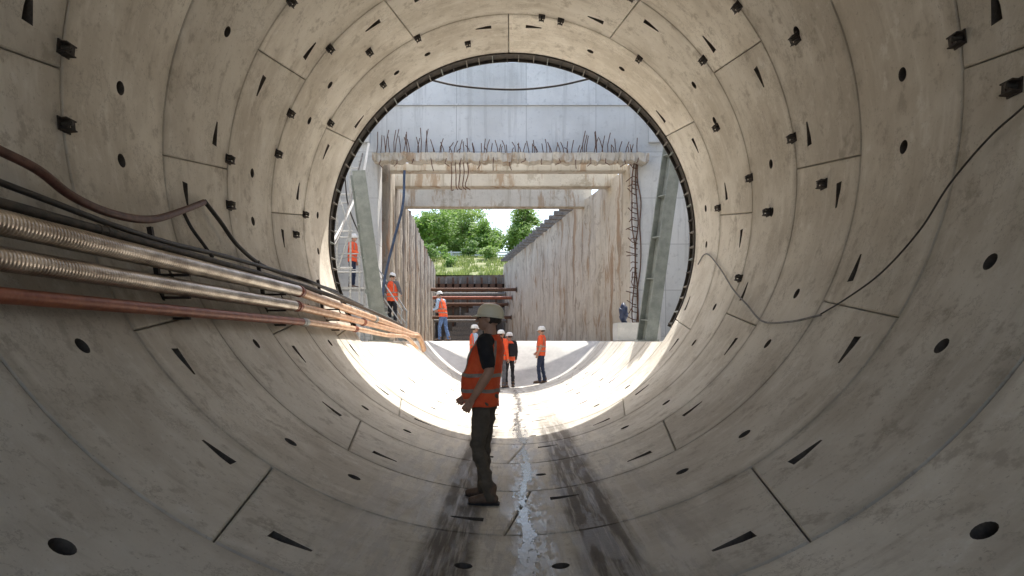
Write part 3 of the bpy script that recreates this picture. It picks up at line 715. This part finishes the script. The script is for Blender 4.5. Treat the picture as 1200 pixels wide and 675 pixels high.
def remesh(name, bm, vox, m, parent, it=3, amp=0.0, fr=9.0, fade=None):
    me = bpy.data.meshes.new('tmp'); bm.to_mesh(me); bm.free(); o = bpy.data.objects.new('tmp', me); C.objects.link(o)
    r = o.modifiers.new('r', 'REMESH'); r.mode = 'VOXEL'; r.voxel_size = vox
    s = o.modifiers.new('s', 'SMOOTH'); s.factor = .5; s.iterations = it
    dg = bpy.context.evaluated_depsgraph_get(); dg.update(); ev = o.evaluated_get(dg)
    me2 = bpy.data.meshes.new_from_object(ev, depsgraph=dg); me2.name = name
    bpy.data.objects.remove(o); bpy.data.meshes.remove(me)
    if amp:
        nr = [v.normal.copy() for v in me2.vertices]
        for v, n_ in zip(me2.vertices, nr):
            c = v.co; v.co = c+n_*amp*(noise.noise(Vector((c.x*fr, c.y*fr, c.z*fr*1.7)))+.4*noise.noise(Vector((c.x*fr*2.7, c.y*fr*2.7, c.z*fr*4))))
    me2.materials.clear(); me2.materials.append(m)
    for p in me2.polygons: p.use_smooth = True
    ob = bpy.data.objects.new(name, me2); C.objects.link(ob); ob.parent = parent; return ob
def hand(bm, w, d, n_):
    w = Vector(w); d = Vector(d).normalized(); n_ = Vector(n_); n_ = (n_-d*n_.dot(d)).normalized(); s = d.cross(n_)
    for o_ in (-.026, -.009, .009, .026): cap(bm, w+d*.015+s*o_*.7, w+d*.085+s*o_, .014, .0125)
    for o_, L in ((-.031, .058), (-.0105, .074), (.0105, .07), (.031, .055)):
        a = w+d*.088+s*o_; b = a+(d*.93+n_*.3)*L*.5+s*o_*.1; c = b+(d*.6+n_*.75)*L*.36; e = c+(d*.2+n_*.95)*L*.25
        cap(bm, a, b, .0095, .009); cap(bm, b, c, .009, .008); cap(bm, c, e, .008, .007)
    a = w+d*.03-s*.03; b = a+(d*.6-s*.6+n_*.35).normalized()*.04; c = b+(d*.8-s*.1+n_*.5).normalized()*.032
    cap(bm, a, b, .012, .0105); cap(bm, b, c, .0105, .008)
def person(loc, rz, label, group=None, s=1.0, vox=.009, belly=0.0, top=None, legs=None, hat=None, sleeves='short', armL=None, armR=None, legL=None, legR=None, lean=0.0, headyaw=0.0, headtilt=0.0, glasses=False, pack=False, vest=True):
    """faces local +Y; L is local -X"""
    t = empty('person', loc, rz); t.scale = (s,)*3; tag(t, label, 'person', group)
    ln = lambda z: Vector((0, -lean*max(0, z-.95), 0))
    sh = {-1: Vector((-.185, -.005, 1.435))+ln(1.43), 1: Vector((.185, -.005, 1.435))+ln(1.43)}
    arms = {-1: armL or ((-.235, -.03, 1.15), (-.24, .04, .90)), 1: armR or ((.235, -.03, 1.15), (.24, .04, .90))}
    lg = {-1: legL or ((-.11, .02, .50), (-.12, -.02, .10)), 1: legR or ((.11, .02, .50), (.12, -.02, .10))}
    hc = Vector((0, .02, 1.635))+ln(1.6); neck = Vector((0, -.005, 1.46))+ln(1.46)
    HM = Matrix.Translation(hc) @ Matrix.Rotation(headyaw, 4, 'Z') @ Matrix.Rotation(headtilt, 4, 'X')
    H = lambda v: HM @ Vector(v)
    bm = bmesh.new()   # one continuous body
    R4 = HM.to_3x3().to_4x4()
    ico(bm, H((0, -.012, .025)), (.076, .094, .088), R4, 3); ico(bm, H((0, .022, -.035)), (.058, .068, .075), R4, 3); ico(bm, H((0, .05, -.078)), (.034, .034, .03), R4)
    cap(bm, H((0, .083, .008)), H((0, .112, -.028)), .009, .014); ico(bm, H((0, .086, .022)), (.045, .014, .01), R4)
    ico(bm, H((0, .088, -.052)), (.022, .012, .006), R4); ico(bm, H((0, .086, -.066)), (.02, .012, .007), R4)
    for e in (-1, 1): ico(bm, H((e*.077, -.005, -.005)), (.010, .018, .032), R4)
    cap(bm, neck-Vector((0, .0, .03)), H((0, -.012, -.05)), .058, .052)
    cap(bm, sh[-1], sh[1], .05, .05); cap(bm, (0, 0, .98), neck-Vector((0, 0, .1)), .10, .11)
    for e in (-1, 1):
        el, wr = Vector(arms[e][0]), Vector(arms[e][1])
        cap(bm, sh[e], el, .050, .042); cap(bm, el, el.lerp(wr, .3), .042, .044); cap(bm, el.lerp(wr, .3), wr, .044, .028)
        dd = (wr-el).normalized(); cap(bm, wr, wr+dd*.03, .028, .024)
        hand(bm, wr+dd*.01, dd, Vector((-e, .15, 0)))
        kn, an = Vector(lg[e][0]), Vector(lg[e][1])
        cap(bm, (e*.09, 0, .93), kn, .068, .045); cap(bm, kn, an, .045, .034)
    remesh('body', bm, vox*.75, M_skin, t, 3)
    bm = bmesh.new()
    for z, rx, ry, by in ((.95, .150, .105, .3), (1.05, .155, .11, .9), (1.18, .16, .115, .8), (1.30, .172, .118, .3), (1.39, .15, .105, 0)):
        ico(bm, Vector((0, belly*by*.75, z))+ln(z), (rx, ry+belly*by*.5, .11), None, 3)
    cap(bm, Vector(sh[-1])+Vector((.02, 0, 0)), Vector(sh[1])-Vector((.02, 0, 0)), .072, .072); cap(bm, neck-Vector((0, 0, .06)), neck, .085, .066)
    for e in (-1, 1):
        el, wr = Vector(arms[e][0]), Vector(arms[e][1])
        if sleeves == 'short': cap(bm, sh[e], sh[e].lerp(el, .74), .072, .062)
        else: cap(bm, sh[e], el, .070, .054); cap(bm, el, wr, .054, .036)
    remesh('shirt', bm, vox, top, t, 4, .008)
    bm = bmesh.new(); ico(bm, (0, .0, .93), (.155, .12+belly*.25, .12), None, 3)
    for e in (-1, 1):
        kn, an = Vector(lg[e][0]), Vector(lg[e][1])
        cap(bm, (e*.08, -.005, .88), kn, .09, .062); cap(bm, kn, kn.lerp(an, .55), .062, .058); cap(bm, kn.lerp(an, .55), an+Vector((0, 0, -.02)), .058, .058)
    remesh('trousers', bm, vox, legs, t, 3, .016, 8)
    for e in (-1, 1):
        an = Vector(lg[e][1]); yaw = e*-.25; bm = bmesh.new(); c, s_ = math.cos(yaw), math.sin(yaw)
        f = lambda x, y, z: (an.x+x*c-y*s_, an.y+x*s_+y*c, an.z-.10+z)
        cap(bm, f(0, -.03, .05), f(0, .15, .036), .045, .036); cap(bm, f(0, .05, .052), f(0, .16, .038), .05, .036); cap(bm, f(0, 0, .05), f(0, -.01, .15), .048, .05)
        o = remesh('boot', bm, vox, M_boot, t, 2, .003)
        for v in o.data.vertices: v.co.z = max(v.co.z, an.z-.10+.012)
        bm = bmesh.new(); box(bm, f(0, .06, .008), (.10, .29, .018), Matrix.Rotation(yaw, 3, 'Z'), .006); mk('sole', bm, M_blk, o)
    secs = [(.86, .184, .130, .45), (.94, .184, .133, .75), (1.03, .182, .136, 1.0), (1.15, .182, .138, .85), (1.27, .187, .138, .45), (1.37, .182, .132, .15), (1.44, .155, .112, 0), (1.49, .105, .088, 0)]
    def surf(z, ph, o_=0.0):
        for i in range(len(secs)-1):
            if z <= secs[i+1][0] or i == len(secs)-2:
                a, b = secs[i], secs[i+1]; k = max(0, (z-a[0])/(b[0]-a[0])); break
        rx, ry, by = [a[j]+(b[j]-a[j])*k for j in (1, 2, 3)]
        cy = belly*by*.75; ry += belly*by*.55; rx += belly*.12; 
        cx, sx = math.cos(ph), math.sin(ph); p_ = .9
        x = math.copysign(abs(cx)**p_, cx)*(rx+o_); y = math.copysign(abs(sx)**p_, sx)*(ry+o_)+cy
        w_ = .017*noise.noise(Vector((x*11, y*11, z*7)))+.011*noise.noise(Vector((x*28, y*28, z*12)))
        return Vector((x*(1+w_*5), y*(1+w_*5), z+.02*noise.noise(Vector((x*8, y*8, 2)))))+ln(z)
    def sheet(zs, phs, o_, close):
        bm = bmesh.new(); g_ = [[bm.verts.new(surf(z, ph, o_)) for ph in phs] for z in zs]
        for j in range(len(zs)-1):
            for i in range(len(phs)-(0 if close else 1)): bm.faces.new((g_[j][i], g_[j][(i+1) % len(phs)], g_[j+1][(i+1) % len(phs)], g_[j+1][i]))
        return bm
    if vest:
        full = [2*PI*k/56 for k in range(56)]
        bm = sheet([.86+.63*k/34 for k in range(35)], full, .0, True); v = mk('vest', bm, M_vest, t, 60)
        sm = v.modifiers.new('thick', 'SOLIDIFY'); sm.thickness = .008
        for z in (.985, 1.12):
            bm = sheet([z, z+.016, z+.032], full, .006, True); mk('reflective_band', bm, M_band, v, 60)
        for cph in (PI/2-.75, PI/2+.75, -PI/2-.75, -PI/2+.75):
            bm = sheet([1.16+.285*k/8 for k in range(9)], [cph-.09, cph, cph+.09], .006, False); mk('reflective_band', bm, M_band, v, 60)
    if pack:
        bm = bmesh.new(); box(bm, Vector((0, -.22, 1.2)), (.30, .16, .42), None, .05); o = mk('backpack', bm, M_blk, t, 50)
    bm = bmesh.new(); rows = []; N_ = 32
    for j, (zz2, k) in enumerate(((-.010, 1.04), (.0, 1.0), (.03, .985), (.058, .91), (.080, .77), (.096, .55), (.104, .28))):
        rows.append([bm.verts.new(H((.100*k*math.sin(2*PI*i/N_)*(1+.02*(abs(math.sin(2*PI*i/N_)) < .3)), -.008+.121*k*math.cos(2*PI*i/N_), zz2+.037))) for i in range(N_)])
    for j in range(len(rows)-1):
        for i in range(N_): bm.faces.new((rows[j][i], rows[j][(i+1) % N_], rows[j+1][(i+1) % N_], rows[j+1][i]))
    bm.faces.new(rows[-1]); h_ = mk('helmet', bm, hat, t, 60)
    so = h_.modifiers.new('t', 'SOLIDIFY'); so.thickness = .006
    bm = bmesh.new(); a_, b_ = [], []
    for i in range(N_):
        an_ = 2*PI*i/N_; fr = max(0, math.cos(an_)); k2 = 1.08+.34*fr**2
        a_.append(bm.verts.new(H((.099*math.sin(an_), -.008+.120*math.cos(an_), .028)))); b_.append(bm.verts.new(H((.1075*math.sin(an_), -.008+.121*k2*math.cos(an_), .020-.012*fr))))
    for i in range(N_): bm.faces.new((a_[i], a_[(i+1) % N_], b_[(i+1) % N_], b_[i]))
    br_ = mk('brim', bm, hat, h_, 60); so = br_.modifiers.new('t', 'SOLIDIFY'); so.thickness = .006
    bm = bmesh.new(); ico(bm, H((0, -.025, .008)), (.083, .088, .075), R4, 3)
    for v in bm.verts[:]:
        l = HM.inverted() @ v.co
        if l.z < -.045 or (l.y > .01): bm.verts.remove(v)
    mk('hair', bm, M_hair, t, 60)
    for e in (-1, 1):
        bm = bmesh.new(); ico(bm, H((e*.031, .078, .004)), (.012, .009, .008), R4); mk('eye', bm, M_eye, t, 60)
    if glasses:
        bm = bmesh.new()
        for e in (-1, 1):
            tube(bm, [H((e*.033+.024*math.cos(a), .104-.01*abs(math.cos(a)), .002+.017*math.sin(a))) for a in [2*PI*k/14 for k in range(15)]], .0025, 5)
            tube(bm, [H((e*.057, .098, .008)), H((e*.08, .0, .010))], .0025, 5)
        mk('glasses', bm, M_eye, t, 60)
    return t
# foreground man, standing in profile facing left
person((-.25, 6.18, .012), rad(76), 'foreground man in profile wearing cream helmet, orange vest and dark trousers', s=1.01, vox=.0065, belly=.06, top=M_tee, legs=M_khaki, hat=M_hatb,
       armL=((-.265, -.12, 1.17), (-.25, .03, .945)), armR=((.235, .02, 1.165), (.19, .20, .965)), legL=((-.09, .04, .50), (-.09, -.08, .10)), legR=((.09, .03, .50), (.11, .04, .10)), lean=.10, headyaw=.12, headtilt=.12, glasses=True)
fl = lambda x: CZ-math.sqrt(R*R-x*x)
person((.90, 21.2, fl(.9)+.02), rad(75), 'worker standing alone at the right of the group, orange vest and navy trousers', top=M_vest, legs=M_navy, hat=M_hatw, s=1.0, lean=.05,
       armL=((-.25, -.06, 1.16), (-.24, .04, .92)), armR=((.24, 0, 1.16), (.2, .16, .98)), legL=((-.09, .06, .50), (-.10, .02, .10)), legR=((.10, -.02, .50), (.12, -.10, .10)))
person((-.08, 21.5, fl(.08)+.01), rad(20), 'worker with a black backpack in the group behind the foreground man', top=M_blk, legs=M_blk, hat=M_hatw, s=.97, pack=True, sleeves='long', headyaw=.5)
person((-.34, 20.9, fl(.34)+.01), rad(-35), 'worker in orange vest and dark grey trousers close behind the foreground man', top=M_vest, legs=M_greysh, hat=M_hatw, s=1.0, sleeves='long', armL=((-.24, 0, 1.16), (-.14, .22, 1.08)), headyaw=-.2)
person((-1.16, 21.0, fl(1.16)+.02), rad(-70), 'worker in light blue sleeves half hidden at the left of the foreground man', top=M_lblue, legs=M_jeans, hat=M_hatw, s=.98, sleeves='long')
person((-2.42, 24.0, SLAB), rad(62), 'worker in blue jeans leaning slightly left on the ledge beyond the pipes', top=M_lblue, legs=M_jeans, hat=M_hatw, s=.99, sleeves='long', lean=-.22, headtilt=-.2,
       armL=((-.25, .10, 1.17), (-.16, .30, 1.12)), armR=((.25, .08, 1.17), (.16, .28, 1.10)), legL=((-.11, .08, .50), (-.13, .06, .10)), legR=((.11, -.04, .50), (.12, -.16, .10)))
person((-3.86, 22.0, 1.88), rad(-25), 'worker in dark clothes and orange vest on the lower stairs', top=M_greysh, legs=M_blk, hat=M_hatw, s=1.0, sleeves='long', armL=((-.27, .02, 1.17), (-.2, .22, 1.05)), armR=((.26, .05, 1.18), (.18, .25, 1.1)), headtilt=-.25)
person((-5.15, 22.0, 3.155), rad(-100), 'worker in orange vest on the upper stair landing at far left', top=M_vest, legs=M_navy, hat=M_hatw, s=.99, sleeves='long', armR=((.26, .08, 1.18), (.22, .32, 1.12)), lean=-.06)

# ------------------------------------------------------------------ light and camera
el, az = rad(62.5), rad(28)
sv = Vector((math.sin(az)*math.cos(el), math.cos(az)*math.cos(el), math.sin(el)))
L = bpy.data.lights.new('sun', 'SUN'); L.energy = 7.4; L.angle = rad(.5); L.color = (1, .95, .88)
lo = bpy.data.objects.new('sun', L); C.objects.link(lo); lo.rotation_euler = sv.to_track_quat('Z', 'Y').to_euler(); lo.location = (0, 20, 30)
w = bpy.data.worlds.new('World'); bpy.context.scene.world = w; w.use_nodes = True
sk = w.node_tree.nodes.new('ShaderNodeTexSky'); sk.sky_type = 'NISHITA'; sk.sun_disc = False; sk.sun_elevation = el; sk.sun_rotation = az
sk.dust_density = 3; sk.air_density = 1.0
w.node_tree.links.new(sk.outputs[0], w.node_tree.nodes['Background'].inputs[0]); w.node_tree.nodes['Background'].inputs[1].default_value = .36
cd = bpy.data.cameras.new('camera'); cam = bpy.data.objects.new('camera', cd); C.objects.link(cam)
cam.location = (0, 0, CAMZ); cam.rotation_euler = (PI/2, 0, 0); cd.lens = 24; cd.sensor_width = 36; cd.shift_y = 61.5/1200; cd.clip_end = 3000; cd.clip_start = .05
bpy.context.scene.camera = cam
sc = bpy.context.scene; sc.view_settings.view_transform = 'Standard'; sc.view_settings.look = 'None'; sc.view_settings.exposure = 0
